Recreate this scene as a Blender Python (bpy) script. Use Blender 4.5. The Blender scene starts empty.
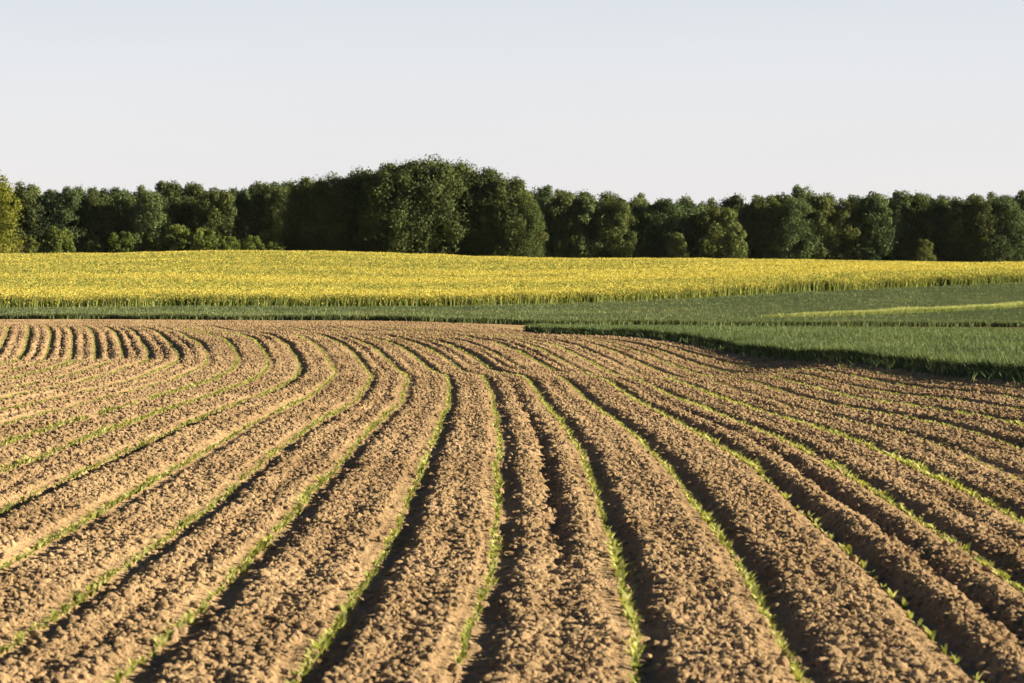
import bpy, math, random
import numpy as np

S = bpy.context.scene
COL = S.collection
rng = np.random.default_rng(7)
F, EYE, VH = 2844.0, 1.77, 280.0          # focal length in pixels, eye height, horizon row

HAZE = .00001
# ------------------------------------------------------------------ helpers
def pchip(xs, ys, x):
    xs = np.asarray(xs, float); ys = np.asarray(ys, float); x = np.asarray(x, float)
    h = np.diff(xs); dl = np.diff(ys) / h
    m = np.zeros(len(xs)); m[0] = dl[0]; m[-1] = dl[-1]
    for i in range(1, len(xs) - 1):
        m[i] = (dl[i-1]*h[i] + dl[i]*h[i-1]) / (h[i-1] + h[i])
    x = np.clip(x, xs[0], xs[-1])
    i = np.clip(np.searchsorted(xs, x) - 1, 0, len(xs) - 2); t = (x - xs[i]) / h[i]
    return (2*t**3-3*t**2+1)*ys[i] + (t**3-2*t**2+t)*h[i]*m[i] + (-2*t**3+3*t**2)*ys[i+1] + (t**3-t**2)*h[i]*m[i+1]

def hash2(ix, iy, seed):
    h = (ix.astype(np.int64)*374761393 + iy.astype(np.int64)*668265263 + seed*2246822519) & 0xFFFFFFFF
    h = ((h ^ (h >> 13)) * 1274126177) & 0xFFFFFFFF
    h = ((h ^ (h >> 16)) * 2246822519) & 0xFFFFFFFF
    return ((h ^ (h >> 15)) & 0xFFFFFF).astype(np.float32) / 16777216.0

def vnoise(x, y, seed=0):
    ix = np.floor(x); iy = np.floor(y); fx = (x-ix).astype(np.float32); fy = (y-iy).astype(np.float32)
    fx = fx*fx*(3-2*fx); fy = fy*fy*(3-2*fy)
    a = hash2(ix, iy, seed); b = hash2(ix+1, iy, seed); c = hash2(ix, iy+1, seed); d = hash2(ix+1, iy+1, seed)
    return (a + (b-a)*fx)*(1-fy) + (c + (d-c)*fx)*fy

def fbm(x, y, seed=0, octaves=3):
    o = 0; a = .5; tot = 0
    for k in range(octaves):
        o = o + a*vnoise(x*2**k, y*2**k, seed+17*k); tot += a; a *= .5
    return o / tot

def smooth(a, b, x):
    t = np.clip((x-a)/(b-a), 0, 1); return t*t*(3-2*t)

def make_mesh(name, verts, quads=None, tris=None, mats=(), qmat=None, tmat=None, shade_smooth=False, tint=None):
    me = bpy.data.meshes.new(name)
    verts = np.asarray(verts, np.float32).reshape(-1, 3)
    quads = np.zeros((0, 4), np.int32) if quads is None else np.asarray(quads, np.int32).reshape(-1, 4)
    tris = np.zeros((0, 3), np.int32) if tris is None else np.asarray(tris, np.int32).reshape(-1, 3)
    nq, nt = len(quads), len(tris)
    me.vertices.add(len(verts)); me.vertices.foreach_set('co', verts.ravel())
    me.loops.add(nq*4 + nt*3)
    me.loops.foreach_set('vertex_index', np.concatenate([quads.ravel(), tris.ravel()]).astype(np.int32))
    me.polygons.add(nq + nt)
    me.polygons.foreach_set('loop_start', np.concatenate([np.arange(nq)*4, nq*4 + np.arange(nt)*3]).astype(np.int32))
    if qmat is not None or tmat is not None:
        q = np.zeros(nq, np.int32) if qmat is None else np.broadcast_to(qmat, nq)
        t = np.zeros(nt, np.int32) if tmat is None else np.broadcast_to(tmat, nt)
        me.polygons.foreach_set('material_index', np.concatenate([q, t]).astype(np.int32))
    me.polygons.foreach_set('use_smooth', np.full(nq+nt, shade_smooth))
    if tint is not None:
        at = me.attributes.new('tint', 'FLOAT', 'POINT'); at.data.foreach_set('value', np.asarray(tint, np.float32))
    for m in mats: me.materials.append(m)
    me.update(calc_edges=True)
    return me

def link(name, me, parent=None, loc=(0, 0, 0), rz=0.0, scale=None):
    o = bpy.data.objects.new(name, me); COL.objects.link(o)
    o.location = loc; o.rotation_euler = (0, 0, rz)
    if scale is not None: o.scale = scale
    if parent is not None: o.parent = parent
    return o

def tag(o, label=None, cat=None, group=None, kind=None):
    if label: o['label'] = label
    if cat: o['category'] = cat
    if group: o['group'] = group
    if kind: o['kind'] = kind
    return o

# ------------------------------------------------------------------ materials
def new_mat(name):
    m = bpy.data.materials.new(name); m.use_nodes = True
    nt = m.node_tree; nt.nodes.clear()
    out = nt.nodes.new('ShaderNodeOutputMaterial')
    return m, nt, out

def ramp(nt, fac, stops):
    r = nt.nodes.new('ShaderNodeValToRGB')
    el = r.color_ramp.elements
    while len(el) < len(stops): el.new(.5)
    for e, (p, c) in zip(el, stops):
        e.position = p; e.color = (*c, 1)
    nt.links.new(fac, r.inputs[0]); return r.outputs[0]

def noise_tex(nt, scale, detail=3, vec=None, rough=.55):
    n = nt.nodes.new('ShaderNodeTexNoise'); n.inputs['Scale'].default_value = scale
    n.inputs['Detail'].default_value = detail; n.inputs['Roughness'].default_value = rough
    if vec is not None: nt.links.new(vec, n.inputs['Vector'])
    return n.outputs[0]

def mix_col(nt, fac, a, b, mode='MIX'):
    m = nt.nodes.new('ShaderNodeMix'); m.data_type = 'RGBA'; m.blend_type = mode
    if isinstance(fac, float): m.inputs[0].default_value = fac
    else: nt.links.new(fac, m.inputs[0])
    for s, v in ((6, a), (7, b)):
        if isinstance(v, tuple): m.inputs[s].default_value = (*v, 1)
        else: nt.links.new(v, m.inputs[s])
    return m.outputs[2]

def soil_mat(name, light, mid, dark):
    m, nt, out = new_mat(name)
    tc = nt.nodes.new('ShaderNodeNewGeometry').outputs['Position']
    c1 = ramp(nt, noise_tex(nt, .55, 5, tc), [(.3, mid), (.7, light)])
    c2 = ramp(nt, noise_tex(nt, 16, 4, tc, .7), [(.32, dark), (.62, (1, 1, 1))])
    c1 = mix_col(nt, 1.0, c1, ramp(nt, noise_tex(nt, .22, 4, tc, .65), [(.36, (.78, .76, .74)), (.56, (1.03, 1.03, 1.03))]), 'MULTIPLY')
    col = mix_col(nt, .75, c1, c2, 'MULTIPLY')
    b = nt.nodes.new('ShaderNodeBsdfDiffuse'); b.inputs['Roughness'].default_value = .9
    nt.links.new(col, b.inputs[0])
    bp = nt.nodes.new('ShaderNodeBump'); bp.inputs['Strength'].default_value = .55; bp.inputs['Distance'].default_value = .004
    nt.links.new(noise_tex(nt, 95, 4, tc, .65), bp.inputs['Height']); nt.links.new(bp.outputs[0], b.inputs['Normal'])
    nt.links.new(b.outputs[0], out.inputs[0])
    return m

def leaf_mat(name, stops, trans=.3, obj_var=0.0, gloss=.0, patch=None):
    """foliage: colour from the per-leaf tint, shifted a little per plant; diffuse + translucent"""
    m, nt, out = new_mat(name)
    a = nt.nodes.new('ShaderNodeAttribute'); a.attribute_name = 'tint'
    fac = a.outputs['Fac']
    if obj_var:
        oi = nt.nodes.new('ShaderNodeObjectInfo')
        ma = nt.nodes.new('ShaderNodeMath'); ma.operation = 'MULTIPLY_ADD'
        nt.links.new(oi.outputs['Random'], ma.inputs[0]); ma.inputs[1].default_value = obj_var; ma.inputs[2].default_value = -obj_var/2
        ad = nt.nodes.new('ShaderNodeMath'); ad.operation = 'ADD'; ad.use_clamp = True
        nt.links.new(ma.outputs[0], ad.inputs[0]); nt.links.new(fac, ad.inputs[1]); fac = ad.outputs[0]
    col = ramp(nt, fac, stops)
    if patch:
        tc = nt.nodes.new('ShaderNodeNewGeometry').outputs['Position']
        col = mix_col(nt, 1.0, col, ramp(nt, noise_tex(nt, patch, 4, tc), [(.3, (.72, .78, .75)), (.7, (1.12, 1.06, .95))]), 'MULTIPLY')
    d = nt.nodes.new('ShaderNodeBsdfDiffuse'); nt.links.new(col, d.inputs[0])
    t = nt.nodes.new('ShaderNodeBsdfTranslucent'); nt.links.new(mix_col(nt, 1.0, col, (1.15, 1.2, .55), 'MULTIPLY'), t.inputs[0])
    mx = nt.nodes.new('ShaderNodeMixShader'); mx.inputs[0].default_value = trans
    nt.links.new(d.outputs[0], mx.inputs[1]); nt.links.new(t.outputs[0], mx.inputs[2])
    res = mx.outputs[0]
    if gloss:
        g = nt.nodes.new('ShaderNodeBsdfGlossy'); g.inputs['Roughness'].default_value = .45
        m2 = nt.nodes.new('ShaderNodeMixShader'); m2.inputs[0].default_value = gloss
        nt.links.new(res, m2.inputs[1]); nt.links.new(g.outputs[0], m2.inputs[2]); res = m2.outputs[0]
    nt.links.new(res, out.inputs[0])
    return m

def bark_mat(name, a, b):
    m, nt, out = new_mat(name)
    tc = nt.nodes.new('ShaderNodeTexCoord').outputs['Object']
    d = nt.nodes.new('ShaderNodeBsdfDiffuse')
    nt.links.new(ramp(nt, noise_tex(nt, 7, 4, tc), [(.3, a), (.7, b)]), d.inputs[0])
    nt.links.new(d.outputs[0], out.inputs[0]); return m

M_SOIL = soil_mat('dry_soil', (.350, .260, .150), (.285, .206, .117), (.60, .57, .55))
M_CLOD = soil_mat('soil_clod', (.370, .278, .165), (.300, .220, .130), (.64, .61, .58))
M_EARTH = soil_mat('earth_ground', (.20, .16, .09), (.13, .13, .06), (.6, .58, .5))
M_SEED = leaf_mat('seedling_leaf', [(0, (.15, .18, .055)), (.5, (.29, .31, .105)), (1, (.44, .44, .19))], .36)
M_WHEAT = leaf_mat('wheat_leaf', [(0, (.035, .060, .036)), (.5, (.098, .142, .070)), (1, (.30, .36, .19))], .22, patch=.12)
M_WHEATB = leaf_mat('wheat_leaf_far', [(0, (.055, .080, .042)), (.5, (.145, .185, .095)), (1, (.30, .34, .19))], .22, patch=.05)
M_BARLEY = leaf_mat('barley_leaf', [(0, (.10, .15, .05)), (.5, (.26, .30, .11)), (1, (.50, .50, .26))], .3)
M_RSTEM = leaf_mat('rape_stem', [(0, (.07, .10, .035)), (.6, (.16, .19, .06)), (1, (.36, .35, .09))], .3)
M_RFLOW = leaf_mat('rape_flower', [(0, (.38, .325, .07)), (.5, (.43, .37, .09)), (1, (.48, .425, .115))], .30)
M_LEAF = leaf_mat('woodland_leaf', [(0, (.036, .060, .030)), (.5, (.074, .108, .047)), (1, (.135, .168, .066))], .25, .35)
M_LEAFD = leaf_mat('clump_leaf', [(0, (.030, .046, .020)), (.5, (.066, .088, .034)), (1, (.125, .142, .050))], .25, .2)
M_LEAF2 = leaf_mat('pale_woodland_leaf', [(0, (.045, .062, .024)), (.5, (.090, .115, .040)), (1, (.155, .175, .065))], .25, .3)
M_LEAFY = leaf_mat('olive_leaf', [(0, (.07, .08, .016)), (.5, (.13, .145, .028)), (1, (.20, .20, .045))], .35)
M_BUSH = leaf_mat('bush_leaf', [(0, (.045, .070, .018)), (.5, (.085, .115, .030)), (1, (.14, .165, .045))], .3, .4)
M_BROWN = leaf_mat('bronze_leaf', [(0, (.07, .055, .03)), (.5, (.12, .09, .045)), (1, (.16, .13, .06))], .25)
M_BARK = bark_mat('bark', (.05, .04, .03), (.12, .10, .08))

# ------------------------------------------------------------------ the lie of the land
TU = [-100, 100, 250, 400, 540, 700, 850, 1024, 1150]
COLS = {
 100: [(0,0),(12.5,-.01),(20,.02),(30,.04),(38,0),(45,-.05),(51,-.10),(58,-.12),(66,-.15),(70,-.23),(77,-.43),(84,-.42),(91,-.30),(97,-.10),(105,-.03),(118,-.13),(126,-.02),(136,-.06),(160,-.05),(185,.13),(400,4.45),(470,4.6),(560,4.4)],
 250: [(0,0),(12.5,-.01),(20,.02),(30,.05),(38,.01),(45,-.07),(51,-.13),(58,-.18),(63,-.22),(68,-.26),(72,-.2),(76,-.05),(81,.05),(88,.07),(95,-.02),(105,-.12),(115,-.12),(126,-.05),(136,-.1),(165,-.05),(195,.12),(400,4.85),(470,4.9),(560,4.7)],
 400: [(0,0),(12.5,-.01),(20,.02),(30,.05),(36,-.03),(41,-.12),(46,-.19),(50,-.17),(54,-.14),(58,-.2),(62,-.28),(66,-.31),(70,-.24),(74,-.11),(79,-.01),(84,.03),(90,.03),(100,-.13),(112,-.13),(122,-.07),(136,-.16),(170,-.1),(205,.12),(400,4.45),(470,4.5),(560,4.4)],
 540: [(0,0),(12.5,-.01),(20,.02),(30,.06),(36,-.02),(41,-.12),(46,-.19),(50,-.17),(54,-.13),(58,-.2),(62,-.29),(66,-.38),(70,-.33),(74,-.2),(79,-.05),(84,0),(90,-.03),(100,-.2),(115,-.32),(135,-.28),(170,-.1),(210,.30),(400,3.8),(470,4.1),(560,4.0)],
 700: [(0,0),(12.5,-.01),(20,.02),(27,.06),(33,0),(41,-.12),(46,-.19),(50,-.21),(58,-.28),(63,-.45),(67,-.56),(72,-.48),(77,-.32),(83,-.17),(90,-.15),(102,-.25),(118,-.45),(140,-.36),(175,.0),(218,.78),(400,3.7),(470,3.9),(560,3.9)],
 850: [(0,0),(12.5,-.01),(20,.02),(27,.06),(33,.02),(40,-.1),(45,-.18),(51,-.21),(60,-.17),(67,-.13),(75,-.17),(90,-.22),(105,-.36),(118,-.5),(140,-.45),(175,.15),(226,1.25),(400,3.4),(470,3.7),(560,3.7)],
 1024: [(0,0),(12.5,-.01),(20,.02),(27,.06),(33,.09),(40,.05),(45,.03),(50,0),(60,-.1),(70,-.2),(85,-.25),(100,-.4),(118,-.55),(140,-.54),(175,.25),(235,1.75),(400,3.0),(470,3.5),(560,3.5)],
}
COLS[-100] = COLS[100]; COLS[1150] = COLS[1024]
_D = np.arange(0, 561, .5); _U = np.arange(-100, 1151, 10.)
_T = np.array([pchip(*zip(*COLS[u]), _D) for u in TU])            # columns x distance
_G = np.array([pchip(TU, _T[:, i], _U) for i in range(len(_D))])   # distance x u
_w = np.array([1, 3, 5, 6, 5, 3, 1], float); _w /= _w.sum()
_P = np.pad(_G, ((3, 3), (0, 0)), 'edge'); _G = sum(_w[k]*_P[k:k+len(_D)] for k in range(7))
def zt(x, y):
    x = np.asarray(x, float); y = np.asarray(y, float)
    d = np.clip(y, 0, 559.9); u = 500 + F*x/np.maximum(y, 14.0)
    i = d/.5; i0 = np.floor(i).astype(int); fi = i - i0
    j = np.clip((u+100)/10., 0, len(_U)-1.001); j0 = np.floor(j).astype(int); fj = j - j0
    a = _G[i0, j0]*(1-fj) + _G[i0, j0+1]*fj; b = _G[i0+1, j0]*(1-fj) + _G[i0+1, j0+1]*fj
    return a*(1-fi) + b*fi

# the drilled rows bend gently to one side beyond about 50 m
CD = [0, 8, 12.5, 16.8, 25, 35, 48, 58, 65, 72, 79, 89, 96, 115, 140]
CC = [-.62, -.30, -.155, -.04, .02, .0, -.11, -.38, -.8, -1.4, -2.25, -3.65, -4.7, -7.9, -12.2]
_cd = np.arange(0, 140, .25); _cc = pchip(CD, CC, _cd)
_p = np.pad(_cc, 6, 'edge'); _cc = np.convolve(_p, np.ones(13)/13, 'valid')
def cshift(y): return np.interp(y, _cd, _cc)
PITCH = .75
JIT = {0: -.035, 1: .015, -1: .01, 2: -.01, 3: .02}
_jit = np.array([JIT.get(k, (hash2(np.array([k]), np.array([3]), 5)[0]-.5)*.06) for k in range(-80, 40)])
def row_x(k, y):
    """where drill row k runs at distance y"""
    k = np.asarray(k); y = np.asarray(y, float)
    return k*PITCH + _jit[np.clip(k+80, 0, 119)] + cshift(y) + (vnoise(y*.35, k*7.3, 21)-.5)*.05 + (vnoise(y*1.3, k*3.1, 22)-.5)*.022
WEDGE_Y = [0, 40, 55, 70, 90, 114, 140]; WEDGE_X = [9.6, 9.5, 9.3, 9.15, 9.0, 8.75, 8.7]
def wheat_edge_x(y): return np.interp(y, WEDGE_Y, WEDGE_X) + cshift(y)

PT = [0, .07, .15, .27, .36, .46, .54, .63, .72, .82, .93, 1.0]
#      row   wall        crest       dip         crest  smooth  wall
P_A = [-.012, -.024, -.014, .013, .016, .014, .012, .014, .014, .013, .006, -.012]   # one broad ridge
P_B = [-.012, -.024, -.012, .013, .015, -.006, -.022, -.004, .014, .013, .006, -.012]  # two ridges, furrow between
_tt = np.linspace(0, 1, 101); _PA = np.interp(_tt, PT, P_A); _PB = np.interp(_tt, PT, P_B)
TWO = {**{q: .85 for q in range(-30, -8)}, 0: 1.0, -1: .25, 1: .15, 2: .0, 3: .8, -2: .45, -3: .9, 4: .7, 5: .6, -4: .2, -5: .1}
AMP = {2: 1.15, 3: 1.7, 1: 1.15, 0: 1.1, -1: 1.2, -2: .95, -3: .95, -4: .5, -5: 2.0, -6: .55, -7: .5, -8: .45, -9: 1.0, 4: 1.1, 5: 1.1, 6: .5, 7: 1.3}
_two = np.array([TWO.get(k, hash2(np.array([k]), np.array([9]), 4)[0]*.9) for k in range(-80, 40)])
_amp = np.array([AMP.get(k, .65 + .8*hash2(np.array([k]), np.array([2]), 8)[0]) for k in range(-80, 40)])

def field_detail(x, y):
    """ridge profile in metres, clod strength 0..1"""
    s = (x - cshift(y))/PITCH
    k = np.floor(s).astype(int)
    # move into the interval between the two wandering rows
    xl = row_x(k, y); lo = x < xl; k = np.where(lo, k-1, k)
    xr0 = row_x(k+1, y); hi = x >= xr0; k = np.where(hi, k+1, k)
    xl = row_x(k, y); xr = row_x(k+1, y)
    t = np.clip((x-xl)/np.maximum(xr-xl, .3), 0, 1)
    kk = np.clip(k+80, 0, 119)
    two = np.clip(_two[kk] + (vnoise(y*.16, k*5.7, 31)-.5)*.9, 0, 1)
    amp = _amp[kk]*(.70 + .45*vnoise(y*.11, k*9.1, 33))*(.74 + .5*vnoise(y*.9, k*3.3, 34))
    t = np.clip(t + t*(1-t)*.42*((vnoise(y*1.7, k*2.9, 35)-.5) + .7*(vnoise(y*5.1, k*6.1, 36)-.5)), 0, 1)   # slumped, wandering shoulders
    # where the furrow on the dip's far slope was cut deep
    deep = np.exp(-((y-70)/9.)**2)*(k == 1)*2.4 + np.exp(-((y-44)/9.)**2)*(k == 2)*.5 + np.exp(-((y-84)/8.)**2)*((k % 3) == 0)*.7
    amp = amp + 1.6*deep + .35*smooth(70, 82, y)
    h = (np.interp(t, _tt, _PA)*(1-two) + np.interp(t, _tt, _PB)*two)*amp - .035*np.exp(-((t-.55)/.10)**2)*(k == 0)*smooth(15, 20, y)*(1-smooth(44, 52, y))
    clod = smooth(.12, .26, t)*(1-smooth(.80, .90, t))*(.6+.4*vnoise(x*1.1, y*.5, 37)) + .1
    clod = np.maximum(clod, .75*np.exp(-((t-.54)/.12)**2)*two)
    inside = (1-smooth(111, 115, y+.25*x))*(1-smooth(-.9, -.2, x-wheat_edge_x(y)))
    h = h*inside; clod = clod*inside + .55*(1-inside)
    return h, clod, t, k

def worley_bumps(x, y, size, seed):
    gx = x/size; gy = y/size; ix = np.floor(gx); iy = np.floor(gy)
    out = np.zeros(x.shape, np.float32)
    for dx in (-1, 0, 1):
        for dy in (-1, 0, 1):
            cx = ix+dx; cy = iy+dy
            px = cx + hash2(cx, cy, seed); py = cy + hash2(cx, cy, seed+1)
            r = .25 + .5*hash2(cx, cy, seed+2)
            q = 1 - ((gx-px)**2 + (gy-py)**2)/(r*r)
            np.maximum(out, np.sqrt(np.maximum(q, 0))*r, out=out)
    return out*size

def surf(x, y, detail=True):
    """height of the worked soil (without the finest crumbs)"""
    h, clod, t, k = field_detail(x, y)
    z = zt(x, y) + h
    if detail:
        z = z + clod*(worley_bumps(x, y, .07, 40)*.34) + (fbm(x*2.2, y*1.2, 50, 2)-.5)*.020
    return z

# ------------------------------------------------------------------ worked field (one fine sheet)
def field_mesh():
    d = [7.5]
    while d[-1] < 129:
        y = d[-1]
        d.append(y + np.interp(y, [7.5, 11, 13, 22, 40, 70, 129], [.2, .03, .014, .022, .05, .10, .16]))
    d = np.array(d); nr = len(d)
    a = np.linspace(-1, 1, 1150); ext = np.sign(a)*np.maximum(np.abs(a)-.87, 0)/.13
    core = np.clip(a/.87, -1, 1)
    X = core[None, :]*(.188*d[:, None]) + .004*d[:, None] + ext[None, :]*(3.0 + .03*d[:, None])
    Y = np.repeat(d[:, None], len(a), 1)
    Y = Y + (hash2(np.arange(nr)[:, None] + 0*X, np.arange(len(a))[None, :] + 0*X, 3)-.5)*.3*np.gradient(d)[:, None]
    x = X.ravel(); y = Y.ravel()
    h, clod, t, k = field_detail(x, y)
    step = np.interp(y, [11, 13, 22, 40, 70, 129], [.03, .014, .022, .05, .10, .16])
    z = zt(x, y) + h
    z += clod*(worley_bumps(x, y, .07, 40)*.34) + (fbm(x*2.2, y*1.2, 50, 2)-.5)*.020
    near = y < 60
    w = np.zeros(len(x), np.float32); w[near] = worley_bumps(x[near], y[near], .04, 60)
    z += (.06+.94*clod)*w*.6*(1-smooth(35, 60, y))
    near = y < 34
    w = np.zeros(len(x), np.float32); w[near] = worley_bumps(x[near], y[near], .027, 70)
    z += (.12+.88*clod)*w*.8*(1-smooth(20, 34, y))
    z += (hash2(np.floor(x*300), np.floor(y*300), 5)-.5)*.003
    idx = np.arange(nr*len(a)).reshape(nr, len(a))
    q = np.stack([idx[:-1, :-1], idx[:-1, 1:], idx[1:, 1:], idx[1:, :-1]], -1).reshape(-1, 4)
    return make_mesh('ploughed_field', np.stack([x, y, z], 1), q, mats=[M_SOIL], shade_smooth=False)
tag(link('ploughed_field', field_mesh()), kind='structure')

# the ground below and around everything, out to the horizon
def ground_mesh():
    ys = np.concatenate([np.linspace(-4000, -60, 12), np.arange(-40, 130, 4), np.arange(130, 580, 8), np.geomspace(600, 6000, 16)])
    xs = np.concatenate([-np.geomspace(4000, 130, 14), np.arange(-120, 121, 3.), np.geomspace(130, 4000, 14)])
    X, Y = np.meshgrid(xs, ys); x = X.ravel(); y = Y.ravel()
    inside = (y > 6) & (y < 131) & (np.abs(x) < .26*y + 7)
    z = zt(x, y) - np.where(inside, .45, .03)
    idx = np.arange(len(x)).reshape(X.shape)
    q = np.stack([idx[:-1, :-1], idx[:-1, 1:], idx[1:, 1:], idx[1:, :-1]], -1).reshape(-1, 4)
    return make_mesh('ground', np.stack([x, y, z], 1), q, mats=[M_EARTH], shade_smooth=True)
tag(link('ground', ground_mesh()), kind='structure')

# ------------------------------------------------------------------ clods lying on the field
def icosphere(sub):
    import bmesh
    bm = bmesh.new(); bmesh.ops.create_icosphere(bm, subdivisions=sub, radius=1)
    v = np.array([p.co[:] for p in bm.verts]); f = np.array([[q.index for q in t.verts] for t in bm.faces]); bm.free()
    return v, f

def scatter_xy(y0, y1, dens, margin=1.15, extra=.8, g=rng):
    """random points in the viewed wedge, dens per square metre"""
    hw = lambda y: .19*margin*y + extra
    n = int(dens*(y1-y0)*(hw(y0)+hw(y1)))
    y = g.uniform(y0, y1, int(n*1.6)); keep = g.uniform(0, 1, len(y)) < hw(y)/hw(y1); y = y[keep][:n]
    x = g.uniform(-1, 1, len(y))*hw(y) + .004*y
    return x, y

def clod_mesh():
    V = []; T = []; base = 0
    for (y0, y1, dens, r0, r1, sub, pw) in ((10.5, 20, 760, .0055, .034, 2, 3.8), (20, 34, 400, .007, .036, 1, 3.2),
                                            (34, 60, 140, .010, .040, 1, 2.6), (60, 126, 30, .016, .048, 1, 2.2)):
        x, y = scatter_xy(y0, y1, dens)
        h, clod, t, k = field_detail(x, y)
        keep = (rng.uniform(0, 1, len(x)) < clod**1.3 + .05) & (x < wheat_edge_x(y)+.3); x = x[keep]; y = y[keep]
        n = len(x); r = r0 + (r1-r0)*rng.uniform(0, 1, n)**pw
        z = surf(x, y) + r*.4
        bv, bf = icosphere(sub if sub == 2 else 1)
        if sub == 1: pass
        nv = len(bv)
        ang = rng.uniform(0, 6.283, n); ca, sa = np.cos(ang)[:, None], np.sin(ang)[:, None]
        sc = rng.uniform(.65, 1.3, (n, 3)); sc[:, 2] *= .8
        lump = 1 + (rng.uniform(-1, 1, (n, nv)))*(.22 if sub == 1 else .16)
        if sub == 2:
            ph = rng.uniform(0, 6.28, (n, 3))
            lump = lump + .2*np.sin(3*bv[None, :, 0] + ph[:, :1])*np.sin(3*bv[None, :, 1] + ph[:, 1:2]) + .12*np.sin(4*bv[None, :, 2]+ph[:, 2:])
        lx = bv[None, :, 0]*sc[:, :1]*lump*r[:, None]; ly = bv[None, :, 1]*sc[:, 1:2]*lump*r[:, None]; lz = bv[None, :, 2]*sc[:, 2:]*lump*r[:, None]
        P = np.stack([x[:, None] + lx*ca - ly*sa, y[:, None] + lx*sa + ly*ca, z[:, None] + lz], -1).reshape(-1, 3)
        V.append(P); T.append((bf[None] + (np.arange(n)*nv)[:, None, None]).reshape(-1, 3) + base); base += len(P)
    return make_mesh('soil_clods', np.concatenate(V), tris=np.concatenate(T), mats=[M_CLOD])
tag(link('soil_clods', clod_mesh()), 'loose tan clods of dry earth lying over the ridges of the field', 'clods', kind='stuff')

# ------------------------------------------------------------------ blades and leaves
def blades(px, py, pz, h, w, lean, az, tint, segs=2, droop=.0, n_tip=None):
    """curved pointed blades: arrays per blade -> verts, quads, tris, tint. lean = outward reach as a share of h"""
    n = len(px); ts = np.linspace(0, 1, segs+1)
    ca, sa = np.cos(az), np.sin(az)
    V = np.zeros((n, 2*segs+1, 3)); 
    for i, t in enumerate(ts):
        out = lean*h*t**1.7; up = h*(t - droop*t**3)
        cx = px + ca*out; cy = py + sa*out; cz = pz + up
        if i == segs:
            V[:, 2*segs] = np.stack([cx, cy, cz], 1)
        else:
            ww = w*(.75+.5*t if t < .5 else 1.5*(1-t)+.25)*.5
            V[:, 2*i] = np.stack([cx - sa*ww, cy + ca*ww, cz], 1); V[:, 2*i+1] = np.stack([cx + sa*ww, cy - ca*ww, cz], 1)
    b = (np.arange(n)*(2*segs+1))[:, None]
    Q = [b + np.array([[2*i, 2*i+1, 2*i+3, 2*i+2]]) for i in range(segs-1)]
    T = b + np.array([[2*segs-2, 2*segs-1, 2*segs]])
    return V.reshape(-1, 3), (np.concatenate(Q) if Q else np.zeros((0, 4), int)), T, np.repeat(tint, 2*segs+1)

class Acc:
    def __init__(s): s.v = []; s.q = []; s.t = []; s.ti = []; s.qm = []; s.tm = []; s.n = 0
    def add(s, V, Q, T, ti, m=0):
        s.v.append(V); s.q.append(Q+s.n); s.t.append(T+s.n); s.ti.append(ti)
        s.qm.append(np.full(len(Q), m)); s.tm.append(np.full(len(T), m)); s.n += len(V)
    def mesh(s, name, mats, shade_smooth=False):
        c = np.concatenate
        return make_mesh(name, c(s.v), c(s.q), c(s.t), mats, c(s.qm), c(s.tm), shade_smooth, c(s.ti))

def leaves_of(px, py, pz, size, per, segs, g, wide=.24):
    """per leaves for every seedling"""
    n = len(px); rep = lambda a: np.repeat(a, per)
    az = rep(g.uniform(0, 6.283, n)) + np.tile(np.arange(per)*2.4, n) + g.normal(0, .3, n*per)
    h = rep(size)*g.uniform(.6, 1.12, n*per)
    return blades(rep(px)+g.normal(0, .004, n*per), rep(py)+g.normal(0, .004, n*per), rep(pz)-.01, h, h*wide*g.uniform(.8, 1.2, n*per),
                  g.uniform(.25, .85, n*per), az, np.clip(rep(g.uniform(.2, .8, n)) + g.normal(0, .16, n*per), 0, 1), segs, .25)

# seedlings: positions along every drill row
SP = []
for k in range(-46, 13):
    gap = .42 if k == 3 else .085
    y = np.arange(11.6, 113, gap); y = y + rng.normal(0, gap*.22, len(y))
    x = row_x(np.full(len(y), k), y) + rng.normal(0, .009, len(y))
    miss = vnoise(y*.7, np.full(len(y), k*4.3), 91)
    keep = (np.abs(x-.004*y) < .2*y+1.0) & (miss > (.08 if k != 3 else .06)) & (x < wheat_edge_x(y)-1.0) & (y+.25*x < 112)
    if k == 6: keep &= rng.uniform(0, 1, len(y)) < .25
    if k == 3: keep = keep | ((y > 22) & (rng.uniform(0, 1, len(y)) < .9) & (np.abs(x) < .2*y+1)) 
    SP.append(np.stack([x[keep], y[keep], np.full(keep.sum(), k)], 1))
# the gappy row closes up further out
y = np.arange(24, 112, .16); SP.append(np.stack([row_x(np.full(len(y), 3), y), y, np.full(len(y), 3)], 1))
SP = np.concatenate(SP)
SP[:, 2] = np.round(SP[:, 2])
sz = surf(SP[:, 0], SP[:, 1])
vig = .72 + .5*np.array([hash2(np.array([int(q)]), np.array([1]), 66)[0] for q in range(-60, 20)])[(SP[:, 2]+60).astype(int)]
size = np.clip(rng.normal(.068, .017, len(SP)), .03, .1)*np.where(SP[:, 2] == 3, 1.3, np.where(SP[:, 1] > 22, vig, 1.0))*np.interp(SP[:, 1], [16, 40, 110], [1.05, 1.0, .92])*(.75+.5*vnoise(SP[:, 1]*.5, SP[:, 2]*5.1, 67))
u = 500 + F*SP[:, 0]/SP[:, 1]; v = VH + F*(EYE - sz - .05)/SP[:, 1]
inframe = (u > 2) & (u < 1022) & (v < 681)
order = np.argsort(np.where(inframe, SP[:, 1], 1e6))
near_id = order[:300]
rest = np.setdiff1d(np.arange(len(SP)), near_id)
acc = Acc()
yy = SP[rest, 1]
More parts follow.
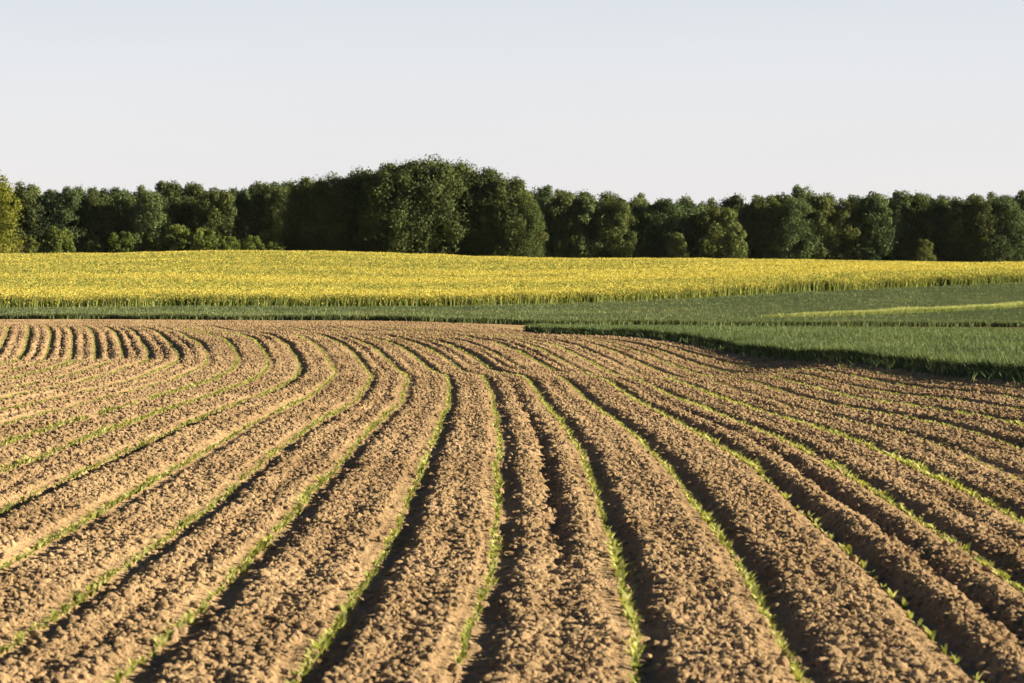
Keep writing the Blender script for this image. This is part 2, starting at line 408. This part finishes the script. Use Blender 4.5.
for lo, hi, per, segs, wide in ((0, 26, 6, 3, .28), (26, 55, 5, 2, .30), (55, 200, 4, 2, .32)):
    i = rest[(yy >= lo) & (yy < hi)]
    acc.add(*leaves_of(SP[i, 0], SP[i, 1], sz[i], size[i]*(1.0 if hi < 100 else 1.08), per, segs, rng, wide))
# a strip of small weeds on the wheel track by row six
y = rng.uniform(16, 40, 260); x = row_x(np.full(260, 6), y) + rng.normal(0, .12, 260)
acc.add(*leaves_of(x, y, surf(x, y), rng.uniform(.02, .05, 260), 4, 2, rng, .4))
tag(link('seedling_rows', acc.mesh('seedling_rows', [M_SEED])), 'thin green lines of young seedlings running up the field into the distance', 'seedlings', kind='stuff')

ROWLAB = {
 3: 'lone seedling standing apart in the gappy row sunk in a wide dark furrow',
 2: 'small green seedling in the first drill row beside the gappy row, on the straw-lit side',
 1: 'small green seedling in the second drill row from the gappy row',
 0: 'small green seedling in the third drill row from the gappy row',
 -1: 'small green seedling in the fourth drill row from the gappy row',
 -2: 'small green seedling in the fifth drill row from the gappy row',
 -3: 'small green seedling in the sixth drill row from the gappy row',
 -4: 'small green seedling in the seventh drill row from the gappy row',
 -5: 'small green seedling in the eighth drill row from the gappy row',
 4: 'small green seedling in the drill row between gappy row and wheat, nearest the gaps',
 5: 'small green seedling in the second drill row from gappy row towards the wheat',
}
ROWLAB[2] = 'small green seedling in the drill row next to the gappy row, away from wheat'
protos = []
for p in range(10):
    g = np.random.default_rng(100+p)
    V, Q, T, ti = leaves_of(np.zeros(1), np.zeros(1), np.zeros(1), np.array([.075]), 5 + p % 3, 4, g, .24)
    protos.append(make_mesh('seedling', V, Q, T, [M_SEED], shade_smooth=True, tint=ti))
for i in near_id:
    k = int(SP[i, 2]); s = size[i]/.075
    o = link('seedling', protos[int(rng.integers(10))], None, (SP[i, 0], SP[i, 1], sz[i]), float(rng.uniform(0, 6.28)), (s, s, s))
    tag(o, ROWLAB.get(k, 'small green seedling in one of the outermost drill rows of the field'), 'seedling', 'seedlings of drill row ' + ('with gaps' if k == 3 else {2:'next to the gappy one',1:'second from the gappy one',0:'third from the gappy one',-1:'fourth from the gappy one',-2:'fifth from the gappy one',-3:'sixth from the gappy one',-4:'seventh from the gappy one',-5:'eighth from the gappy one',4:'first towards the wheat',5:'second towards the wheat'}.get(k, 'at the edges')))

# ------------------------------------------------------------------ cereal strips
def crop(points, height, per, w, lean, g, tintv, segs=2, edge_h=None):
    x, y = points; n = len(x); rep = lambda a: np.repeat(a, per)
    hh = height*(.74 + .3*fbm(x*.5, y*.3, 120, 2) + .22*g.uniform(0, 1, n)**2)
    if edge_h is not None: hh = hh*edge_h
    h = rep(hh)*g.uniform(.72, 1.12, n*per)
    px = rep(x)+g.normal(0, .05, n*per); py = rep(y)+g.normal(0, .05, n*per)
    return blades(px, py, zt(px, py)-.03, h, np.full(n*per, w)*g.uniform(.7, 1.3, n*per), g.uniform(.1, lean, n*per), g.uniform(0, 6.283, n*per),
                  np.clip(rep(g.normal(tintv, .13, n)) + g.normal(0, .16, n*per), 0, 1), segs, .18)

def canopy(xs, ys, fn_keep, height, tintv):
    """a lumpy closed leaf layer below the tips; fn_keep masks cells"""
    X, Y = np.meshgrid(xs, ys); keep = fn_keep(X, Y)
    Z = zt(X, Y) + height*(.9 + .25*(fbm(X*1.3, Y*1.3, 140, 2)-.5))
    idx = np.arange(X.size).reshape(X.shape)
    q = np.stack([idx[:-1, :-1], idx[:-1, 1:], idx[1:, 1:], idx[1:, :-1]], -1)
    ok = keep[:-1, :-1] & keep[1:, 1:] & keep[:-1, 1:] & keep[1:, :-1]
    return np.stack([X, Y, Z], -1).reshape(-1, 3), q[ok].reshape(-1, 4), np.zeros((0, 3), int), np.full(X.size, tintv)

FAR_A = lambda x: 114.0 + .10*x
acc = Acc(); g = np.random.default_rng(11)
def in_a(x, y, pad=0.0):
    wob = (vnoise(y*.9, y*0, 77)-.5)*.35
    return (x > wheat_edge_x(y) + pad + wob) & (y < FAR_A(x) - pad) & (x < .205*y + 6)
x = g.uniform(-2, 32, 200000); y = g.uniform(28, 121, 200000)                       # tufts over the strip
k = in_a(x, y); acc.add(*crop((x[k], y[k]), .47, 4, .022, .6, g, .5))
y = g.uniform(26, 113, 60000); x = wheat_edge_x(y) + np.abs(g.normal(0, .9, 60000)) # thick edge
k = in_a(x, y); acc.add(*crop((x[k], y[k]),   .45, 4, .020, .5, g, .45))
x = g.uniform(0, 30, 9000); y = FAR_A(x) - np.abs(g.normal(0, .5, 9000))
k = in_a(x, y); acc.add(*crop((x[k], y[k]), .38, 3, .022, .6, g, .45))
y = g.uniform(28, 110, 1500); x = wheat_edge_x(y) - np.abs(g.normal(0, .28, 1500)) - .05  # strays along the margin
acc.add(*crop((x, y), .30, 3, .016, .8, g, .5))
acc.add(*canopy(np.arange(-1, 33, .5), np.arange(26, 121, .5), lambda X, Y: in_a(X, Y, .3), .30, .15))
tag(link('young_wheat', acc.mesh('young_wheat', [M_WHEAT])), 'wedge of blue-green young wheat shading the bare soil along its edge', 'wheat', kind='stuff')

# the wheat band right across the middle, in front of the rapeseed
def rape_edge(x): return np.interp(x, [-60, -30, 0, 20, 40, 60], [160, 163, 180, 203, 218, 228])
def near_b(x): return np.interp(x, [-60, -20, 2, 10, 20, 30, 50], [128, 129, 131, 135, 138.5, 141, 143]) + (vnoise(x*.5, x*0, 5)-.5)*1.2
acc = Acc()
def in_b(x, y, pad=0.0): return (y > near_b(x)+pad) & (y < rape_edge(x)+.3-pad) & (np.abs(x) < .2*y+7)
x = g.uniform(-52, 58, 170000); y = g.uniform(127, 248, 170000)
k = in_b(x, y); acc.add(*crop((x[k], y[k]), .40, 3, .034, .6, g, .5))
x = g.uniform(-40, 45, 15000); y = near_b(x) + np.abs(g.normal(0, .6, 15000))
k = in_b(x, y); acc.add(*crop((x[k], y[k]), .40, 4, .028, .6, g, .4))
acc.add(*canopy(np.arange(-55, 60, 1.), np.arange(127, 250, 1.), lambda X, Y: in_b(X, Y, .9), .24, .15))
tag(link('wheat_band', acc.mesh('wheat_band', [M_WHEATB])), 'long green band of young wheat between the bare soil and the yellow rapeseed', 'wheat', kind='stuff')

acc = Acc()                                                                         # pale strip of taller barley
def bar_y(x): return np.interp(x, [12, 14, 30, 40], [143, 145, 164, 176])
x = g.uniform(13.2, 38, 30000); y = bar_y(x) + g.uniform(0, 2.6, 30000)*smooth(14, 26, x) + g.uniform(0, .5, 30000)
q = g.uniform(0, 1, 30000) < smooth(12.8, 19, x)*(.35+.65*vnoise(x*.8, y*.5, 201)); x = x[q]; y = y[q]
acc.add(*crop((x, y), .56, 3, .034, .4, g, .62))
x = g.uniform(13.4, 38, 6000); y = bar_y(x) + np.abs(g.normal(0, .3, 6000))
acc.add(*crop((x, y), .52, 3, .03, .5, g, .25))
tag(link('barley_strip', acc.mesh('barley_strip', [M_BARLEY])), 'narrow pale yellow-green strip of taller barley within the wheat band', 'barley', kind='stuff')

# ------------------------------------------------------------------ rapeseed in flower
acc = Acc()
def in_r(x, y): return (y > rape_edge(x) + (vnoise(x*.4, x*0, 15)-.5)*1.6) & (y < 404) & (np.abs(x) < .2*y+8)
def bloom(x, y):
    s = fbm(x*.03, y*.06, 160, 4)*.6 + vnoise(x*.012, y*.11, 161)*.4
    mid = np.exp(-((y-295-.5*x)/38.)**2)*smooth(40, 0, x)
    return np.clip(1.0 - .9*smooth(.36, .74, s + .22*mid), .35, 1)*.92
N = 420000
x = g.uniform(-90, 92, N); y = g.uniform(158, 404, N)
k = in_r(x, y); x = x[k]; y = y[k]; n = len(x)
far = smooth(230, 400, y)
h = 1.02*(.9 + .25*fbm(x*.25, y*.12, 150, 2))*rng.uniform(.88, 1.1, n)
z = zt(x, y)
bl = g.uniform(0, 1, n) < bloom(x, y)
def quads_at(cx, cy, cz, s, tint, g, flat=.5):
    n = len(cx); th = g.uniform(0, 6.283, n); ca, sa = np.cos(th), np.sin(th); up = g.uniform(.35, 1.0, n)*s; w = s*g.uniform(.6, 1.1, n)
    tl = g.normal(0, flat, n)*s
    V = np.stack([np.stack([cx-ca*w/2, cy-sa*w/2, cz], 1), np.stack([cx+ca*w/2, cy+sa*w/2, cz], 1),
                  np.stack([cx+ca*w*.3-sa*tl, cy+sa*w*.3+ca*tl, cz+up], 1), np.stack([cx-ca*w*.3-sa*tl, cy-sa*w*.3+ca*tl, cz+up], 1)], 1)
    return V.reshape(-1, 3), (np.arange(n)*4)[:, None] + np.array([[0, 1, 2, 3]]), np.zeros((0, 3), int), np.repeat(tint, 4)
s = np.interp(y, [165, 400], [.065, .115])
for r in range(7):
    b = bl
    ox = g.normal(0, .17, b.sum()); oy = g.normal(0, .17, b.sum())
    acc.add(*quads_at(x[b]+ox, y[b]+oy, z[b]+h[b]-g.uniform(.05, .34, b.sum()), s[b], g.uniform(0, 1, b.sum()), g), m=1)
nb = ~bl
acc.add(*quads_at(x[nb], y[nb], z[nb]+h[nb]-.22, s[nb]*1.1, g.uniform(.5, 1, nb.sum()), g), m=0)
for r in range(6): acc.add(*quads_at(x[nb]+g.normal(0, .17, nb.sum()), y[nb], z[nb]+h[nb]-g.uniform(.1, .3, nb.sum()), s[nb], g.uniform(.4, 1, nb.sum()), g), m=0)
# stems and flowers along the near edge
x = g.uniform(-50, 55, 60000); y = rape_edge(x) + np.abs(g.normal(0, 2.2, 60000)); k = in_r(x, y); x = x[k]; y = y[k]; n = len(x)
hh = g.uniform(.62, 1.0, n)*(.8 + .35*vnoise(x*.5, y*.3, 156)); zz = zt(x, y)
acc.add(*blades(x, y, zz-.02, hh, np.full(n, .07), g.uniform(0, .3, n), g.uniform(0, 6.28, n), g.uniform(.1, .7, n), 2))
k = g.uniform(0, 1, n) < .62*bloom(x, y)+.08
for r in range(3):
    acc.add(*quads_at(x[k]+g.normal(0, .08, k.sum()), y[k], zz[k]+hh[k]-g.uniform(.0, .42, k.sum()), np.full(k.sum(), .075), g.uniform(0, 1, k.sum()), g), m=1)
acc.add(*canopy(np.arange(-92, 94, .8), np.arange(158, 404, .8), lambda X, Y: in_r(X, Y-1.4), .72, .5))
tag(link('rapeseed_crop', acc.mesh('rapeseed_crop', [M_RSTEM, M_RFLOW])), 'broad rising field of rapeseed in yellow flower before the woods', 'rapeseed', kind='stuff')

# ------------------------------------------------------------------ trees
def tube(p0, p1, r0, r1, n=7):
    p0 = np.array(p0, float); p1 = np.array(p1, float); d = p1-p0; d /= np.linalg.norm(d)
    a = np.cross(d, (0, 0, 1) if abs(d[2]) < .9 else (1, 0, 0)); a /= np.linalg.norm(a); b = np.cross(d, a)
    th = np.arange(n)/n*2*np.pi; ring = np.cos(th)[:, None]*a + np.sin(th)[:, None]*b
    V = np.concatenate([p0+ring*r0, p1+ring*r1]); i = np.arange(n); j = (i+1) % n
    return V, np.stack([i, j, j+n, i+n], 1)

def make_tree(seed, height, width, mat, n_lobes, per, leaf, low=.04, trunk_r=.2, squat=.0):
    """crown: leaf faces on many uneven lobes round a trunk with limbs; returns (crown mesh, trunk mesh)"""
    g = np.random.default_rng(seed)
    V = []; Q = []; nb = 0
    def addt(p0, p1, r0, r1):
        nonlocal nb
        v, q = tube(p0, p1, r0, r1); V.append(v); Q.append(q+nb); nb += len(v)
    pts = [np.array([0, 0, -.4])]
    for i in range(1, 6): pts.append(np.array([g.normal(0, .05*width*.3*i), g.normal(0, .05*width*.3*i), height*.16*i]))
    for i in range(5): addt(pts[i], pts[i+1], trunk_r*(1-.17*i), trunk_r*(1-.17*(i+1)))
    C = []; R = []
    for i in range(n_lobes):
        f = low + (1-low)*((i+.5)/n_lobes)**.9*.95
        prof = np.sqrt(max(.06, 1-f**2.6))*(.78+.22*min(1, f/.3)) if not squat else np.sqrt(max(0.05, 1-(f*.95)**2))
        th = i*2.39996 + g.normal(0, .5); rad = width/2*prof*np.sqrt(g.uniform(.35, 1.15))
        r = g.uniform(.09, .22)*min(width, height*.8)*(1.05-.3*f)
        rad = max(rad-r*.55, 0)
        C.append((rad*np.cos(th), rad*np.sin(th), (height*f - r*.6*f)*(1 + np.clip(g.normal(0, .03), -.05, .035)*f))); R.append(r)
    C = np.array(C); R = np.array(R); C[:, 2] = np.maximum(C[:, 2], R*.7)
    for i in range(0, n_lobes, 3):
        st = pts[min(4, max(1, int(C[i, 2]/height*5)))]
        addt(st*np.array([1, 1, .92]), C[i], trunk_r*.36, trunk_r*.08)
    trunk = make_mesh('trunk', np.concatenate(V), np.concatenate(Q), mats=[M_BARK], shade_smooth=True)
    n = n_lobes*per; li = np.repeat(np.arange(n_lobes), per)
    d = g.normal(0, 1, (n, 3)); d /= np.linalg.norm(d, axis=1)[:, None]
    rr = R[li]*np.where(g.uniform(0, 1, n) < .72, g.uniform(.82, 1.12, n), g.uniform(.2, .9, n))*(1 + .25*np.sin(5*d[:, 0]+li)*np.sin(5*d[:, 1]+2*li))
    stray = g.uniform(0, 1, n) < .05; rr = np.where(stray, rr*g.uniform(1.1, 1.4, n), rr)
    c = C[li] + d*rr[:, None]*np.array([1, 1, .85]); c[:, 2] = np.maximum(c[:, 2], .1)
    nrm = d*1.0 + g.normal(0, .55, (n, 3)) + np.array([0, 0, .15]); nrm /= np.linalg.norm(nrm, axis=1)[:, None]
    a = np.cross(nrm, g.normal(0, 1, (n, 3))); a /= np.linalg.norm(a, axis=1)[:, None]; b = np.cross(nrm, a)
    s = (leaf*g.uniform(.6, 1.35, n))[:, None]
    P = np.stack([c - a*s*.55, c + b*s*.38 + nrm*s*.06, c + a*s*.6, c - b*s*.38 - nrm*s*.05], 1).reshape(-1, 3)
    ti = np.clip(np.repeat(g.normal(.5, .13, n_lobes), per) + g.normal(0, .17, n), 0, 1)
    P[:, 2] *= height/np.percentile(P[:, 2], 99.7)
    crown = make_mesh('crown', P, (np.arange(n)*4)[:, None] + np.array([[0, 1, 2, 3]]), mats=[mat], tint=np.repeat(ti, 4))
    return crown, trunk

def place(name, meshes, u, d, label, cat, scale=1.0, wide=1.0, group=None, rz=None, dz=0.0):
    x = (u-500)*d/F; z = float(zt(x, d)) + dz
    root = bpy.data.objects.new(name, None); COL.objects.link(root)
    root.location = (x, d, z); root.empty_display_size = .5
    root.rotation_euler = (0, 0, random.uniform(0, 6.28) if rz is None else rz)
    root.scale = (scale*wide, scale*wide, scale)
    tag(root, label, cat, group)
    for nm, me in zip(('crown', 'trunk'), meshes): link(nm, me, root)
    return root
random.seed(5)

ORD = ['first', 'second', 'third', 'fourth', 'fifth', 'sixth', 'seventh', 'eighth', 'ninth', 'tenth', 'eleventh', 'twelfth', 'thirteenth', 'fourteenth', 'fifteenth', 'sixteenth',
       'seventeenth', 'eighteenth', 'nineteenth', 'twentieth', 'twenty-first', 'twenty-second', 'twenty-third', 'twenty-fourth', 'twenty-fifth', 'twenty-sixth', 'twenty-seventh', 'twenty-eighth', 'twenty-ninth', 'thirtieth']
wood = [make_tree(200+i, 10.0, 6.2+.8*(i % 4), (M_LEAF, M_LEAFD, M_LEAF, M_LEAF2)[i % 4], 56+10*(i % 3), 330, .215, .04, .16) for i in range(10)]
HALF_A = 'towards the olive tree'; HALF_B = 'towards the rapeseed tip'

# skyline of the woods: (pixel column, pixel row of the top)
sky_u = [-140, -60, 0, 30, 60, 95, 130, 165, 186, 210, 250, 280, 400, 545, 570, 590, 620, 650, 690, 720, 752, 780, 800, 822, 840, 870, 900, 930, 960, 1000, 1040, 1150]
sky_v = [190, 187, 188, 187, 189, 187, 190, 185, 181, 189, 184, 182, 185, 190, 189, 195, 196, 198, 199, 200, 197, 196, 188, 197, 199, 190, 194, 191, 194, 194, 193, 194]
def wood_row(d, us, tops, name, lab, grp):
    left = sorted([q for q in range(len(us)) if us[q] < 420], key=lambda q: -us[q])
    right = sorted([q for q in range(len(us)) if us[q] >= 420], key=lambda q: us[q])
    for lst, half in ((left, HALF_A), (right, HALF_B)):
        for n, q in enumerate(lst):
            u = us[q]; dd = d + random.uniform(-3, 3); x = (u-500)*dd/F
            base = float(zt(x, dd)); hgt = EYE + (VH-tops[q])*dd/F - base
            place(name, wood[random.randrange(10)], u, dd, f'{ORD[min(n, 29)]} {lab} from the round clump, {half}', 'tree', hgt/10.0, random.uniform(.95, 1.3)*10.0/max(hgt, 7), grp)
us = []; u = -130
while u < 1160:
    if not (300 < u < 515): us.append(u)
    u += random.uniform(20, 28)
wood_row(462, us, [float(np.interp(q, sky_u, sky_v)) + random.uniform(0, 9) for q in us], 'woodland_tree', 'front woodland tree', 'front row of the woodland edge')
us = []; u = -120
while u < 1150:
    if not (310 < u < 505): us.append(u)
    u += random.uniform(20, 29)
wood_row(476, us, [float(np.interp(q, sky_u, sky_v)) + random.uniform(-3, 4) for q in us], 'woodland_tree', 'rear woodland crown', 'second row of the woodland')

# the deep wood behind, one mass
acc = Acc(); n = 42000
x = g.uniform(-150, 150, n); y = g.uniform(486, 525, n); top = EYE + (VH-np.interp(500+F*x/y, sky_u, sky_v))*y/F - zt(x, y)
h = top*(.60 + .36*fbm(x*.35, y*.2, 170, 3))*np.sqrt(g.uniform(0, 1, n))
acc.add(*quads_at(x, y, zt(x, y)+h, np.full(n, 1.0), g.uniform(.1, .7, n), g, .8))
tag(link('deep_wood', acc.mesh('deep_wood', [M_LEAF])), 'dark mass of the deep wood seen between the woodland edge trees', 'wood', kind='stuff')

# the tall round clump standing in front of the woods
big = [make_tree(300+i, 13.0, 10.5+.5*i, M_LEAFD, 120, 330, .24, .02, .3) for i in range(4)]
for (u, d, topv, wide, vi, lab) in ((310, 410, 179, .95, 0, 'dark shaded tree at the sunless end of the round clump'),
                                    (338, 403, 177, .9, 3, 'dark tree second from the sunless end of the round clump'),
                                    (366, 405, 171, .95, 1, 'dark tree third from the sunless end of the round clump'),
                                    (394, 399, 165, 1.0, 2, 'ragged-topped dark tree beside the tallest tree of the clump'),
                                    (426, 400, 160, 1.1, 3, 'tallest broad-crowned tree in the middle of the round clump'),
                                    (456, 403, 164, 1.1, 1, 'broad leafy tree next to the tallest one, on its sunny side'),
                                    (484, 402, 170, 1.0, 0, 'broad leafy tree third from the sunny end of the round clump'),
                                    (506, 400, 179, .85, 2, 'sunlit tree second from the sunny end of the round clump'),
                                    (522, 398, 196, .62, 1, 'lower sunlit tree ending the round clump above the rapeseed')):
    x = (u-500)*d/F; hgt = EYE + (VH-topv)*d/F - float(zt(x, d))
    place('broadleaf_tree', big[vi], u, d, lab, 'tree', hgt/13.0, wide*13.0/hgt, 'trees of the tall round clump')

olive = make_tree(401, 11.5, 8.6, M_LEAFY, 80, 200, .27, .02, .25)
d = 415; x = (2-500)*d/F
place('olive_green_tree', olive, -11, d, 'yellowish olive-green tree at the very edge of the view, sunlit', 'tree', (EYE+(VH-171)*d/F-float(zt(x, d)))/11.5, 1.0)
small = make_tree(402, 7.5, 5.0, M_LEAF2, 46, 160, .25, .02, .14)
place('small_tree', small, 735, 452, 'small paler sunlit tree standing out before the dark woods', 'tree', .92, 1.0)
place('small_tree', small, 676, 455, 'short roundish tree catching light low against the dark woods', 'tree', .72, 1.1)
place('small_tree', make_tree(403, 7.5, 5.0, M_LEAF2, 46, 160, .25, .02, .14), 925, 455, 'short sunlit tree low against the woods, over the rapeseed tip', 'tree', .62, 1.1)

bush = [make_tree(500+i, 4.0, 5.0, M_BUSH, 34, 150, .22, .02, .08, 1) for i in range(4)]
brown = make_tree(510, 3.6, 3.4, M_BROWN, 26, 80, .30, .02, .08, 1)
place('shrub', brown, 12, 421, 'bronze-brown shrub at the foot of the yellowish edge tree', 'shrub', 1.0, 1.0)
B = [(28, 440, .85, 'low shrub just beside the bronze-brown shrub'), (58, 436, 1.15, 'wide pale shrub, second from the bronze-brown one'), (92, 443, .7, 'third shrub along the wood from the bronze-brown one'),
     (122, 441, 1.0, 'fourth shrub along the wood from the bronze-brown one'), (150, 444, .75, 'fifth shrub along the wood from the bronze-brown one'), (176, 442, 1.2, 'sixth shrub along the wood from the bronze-brown one, tall'),
     (204, 440, 1.05, 'seventh shrub along the wood from the bronze-brown one'), (228, 443, .8, 'eighth shrub along the wood from the bronze-brown one'), (252, 439, .8, 'second shrub from the dark end of the round clump'),
     (276, 436, .6, 'low shrub at the dark end of the round clump')]
for (u, d, s, lab) in B:
    place('shrub', bush[random.randrange(4)], u, d, lab, 'shrub', s*1.15, random.uniform(.9, 1.1), 'shrubs along the wood edge')

# ------------------------------------------------------------------ thin evening haze
hm = bpy.data.materials.new('thin_haze'); hm.use_nodes = True; nt = hm.node_tree; nt.nodes.clear()
out = nt.nodes.new('ShaderNodeOutputMaterial'); pv = nt.nodes.new('ShaderNodeVolumePrincipled')
pv.inputs['Color'].default_value = (.85, .9, 1, 1); pv.inputs['Density'].default_value = HAZE; pv.inputs['Anisotropy'].default_value = .2
nt.links.new(pv.outputs[0], out.inputs['Volume'])
hx, hy0, hy1, z0, z1 = 320, -60, 640, -2.0, 26.0
hv = [(sx*hx, yy_, zz_) for zz_ in (z0, z1) for sx, yy_ in ((-1, hy0), (1, hy0), (1, hy1), (-1, hy1))]
if HAZE: tag(link('haze', make_mesh('haze', hv, [(0, 3, 2, 1), (4, 5, 6, 7), (0, 1, 5, 4), (1, 2, 6, 5), (2, 3, 7, 6), (3, 0, 4, 7)], mats=[hm])), 'faint evening haze lying over the fields', 'haze', kind='stuff')

# ------------------------------------------------------------------ light, sky, camera
SUN_EL, SUN_AZ = math.radians(14.5), math.radians(98)     # azimuth clockwise from the view direction
w = bpy.data.worlds.new('World'); S.world = w; w.use_nodes = True
nt = w.node_tree; nt.nodes.clear()
out = nt.nodes.new('ShaderNodeOutputWorld'); bg = nt.nodes.new('ShaderNodeBackground')
sky = nt.nodes.new('ShaderNodeTexSky'); sky.sky_type = 'NISHITA'; sky.sun_disc = False
sky.sun_elevation = SUN_EL; sky.sun_rotation = SUN_AZ
sky.air_density = 1.0; sky.dust_density = 1.2; sky.ozone_density = 1.0
# evening haze: the low sky is paler and brighter than the blue overhead
tc = nt.nodes.new('ShaderNodeTexCoord'); sep = nt.nodes.new('ShaderNodeSeparateXYZ'); nt.links.new(tc.outputs['Generated'], sep.inputs[0])
hz = ramp(nt, sep.outputs[2], [(0.0, (1, 1, 1)), (.11, (.85, .85, .85)), (.26, (0, 0, 0))])
hs = nt.nodes.new('ShaderNodeHueSaturation'); hs.inputs['Saturation'].default_value = .25; nt.links.new(sky.outputs[0], hs.inputs['Color'])
tint = ramp(nt, sep.outputs[2], [(0.0, (1.0, .975, .965)), (.035, (1.0, .985, .985)), (.115, (.93, .985, 1.045))])
mp = nt.nodes.new('ShaderNodeMapping'); mp.inputs['Scale'].default_value = (1.2, 1.2, 9.0); nt.links.new(tc.outputs['Generated'], mp.inputs[0])
veil = ramp(nt, noise_tex(nt, 2.2, 5, mp.outputs[0], .6), [(.3, (.97, .97, .975)), (.7, (1.02, 1.015, 1.01))])     # faint uneven high haze
pale = mix_col(nt, .85, hs.outputs[0], (3.74, 3.73, 3.76))
pale = mix_col(nt, 1.0, mix_col(nt, 1.0, pale, tint, 'MULTIPLY'), veil, 'MULTIPLY')
low = mix_col(nt, 1.0, sky.outputs[0], (.17, .21, .31), 'MULTIPLY')
nt.links.new(mix_col(nt, hz, low, pale), bg.inputs[0]); bg.inputs[1].default_value = .06
nt.links.new(bg.outputs[0], out.inputs[0])

sl = bpy.data.lights.new('sun', 'SUN'); sl.energy = 5.0; sl.angle = math.radians(.55); sl.color = (1.0, .83, .60)
so = bpy.data.objects.new('sun', sl); COL.objects.link(so)
dirv = (math.sin(SUN_AZ)*math.cos(SUN_EL), math.cos(SUN_AZ)*math.cos(SUN_EL), math.sin(SUN_EL))
so.location = (60, 20, 40)
import mathutils
so.rotation_euler = mathutils.Vector(dirv).to_track_quat('Z', 'Y').to_euler()

cam = bpy.data.cameras.new('camera'); co = bpy.data.objects.new('camera', cam); COL.objects.link(co)
co.location = (0, 0, EYE); co.rotation_euler = (math.pi/2, 0, -math.atan(12/F))
cam.sensor_width = 36; cam.lens = F/1024*36; cam.shift_y = -(341.5-VH)/1024
cam.clip_start = .1; cam.clip_end = 10000
cam.dof.use_dof = True; cam.dof.focus_distance = 42; cam.dof.aperture_fstop = 7.1
S.camera = co
S.view_settings.view_transform = 'Standard'; S.view_settings.look = 'None'; S.view_settings.gamma = 1
S.view_settings.exposure = 2.0
S.cycles.max_bounces = 4; S.cycles.diffuse_bounces = 1; S.cycles.transmission_bounces = 2
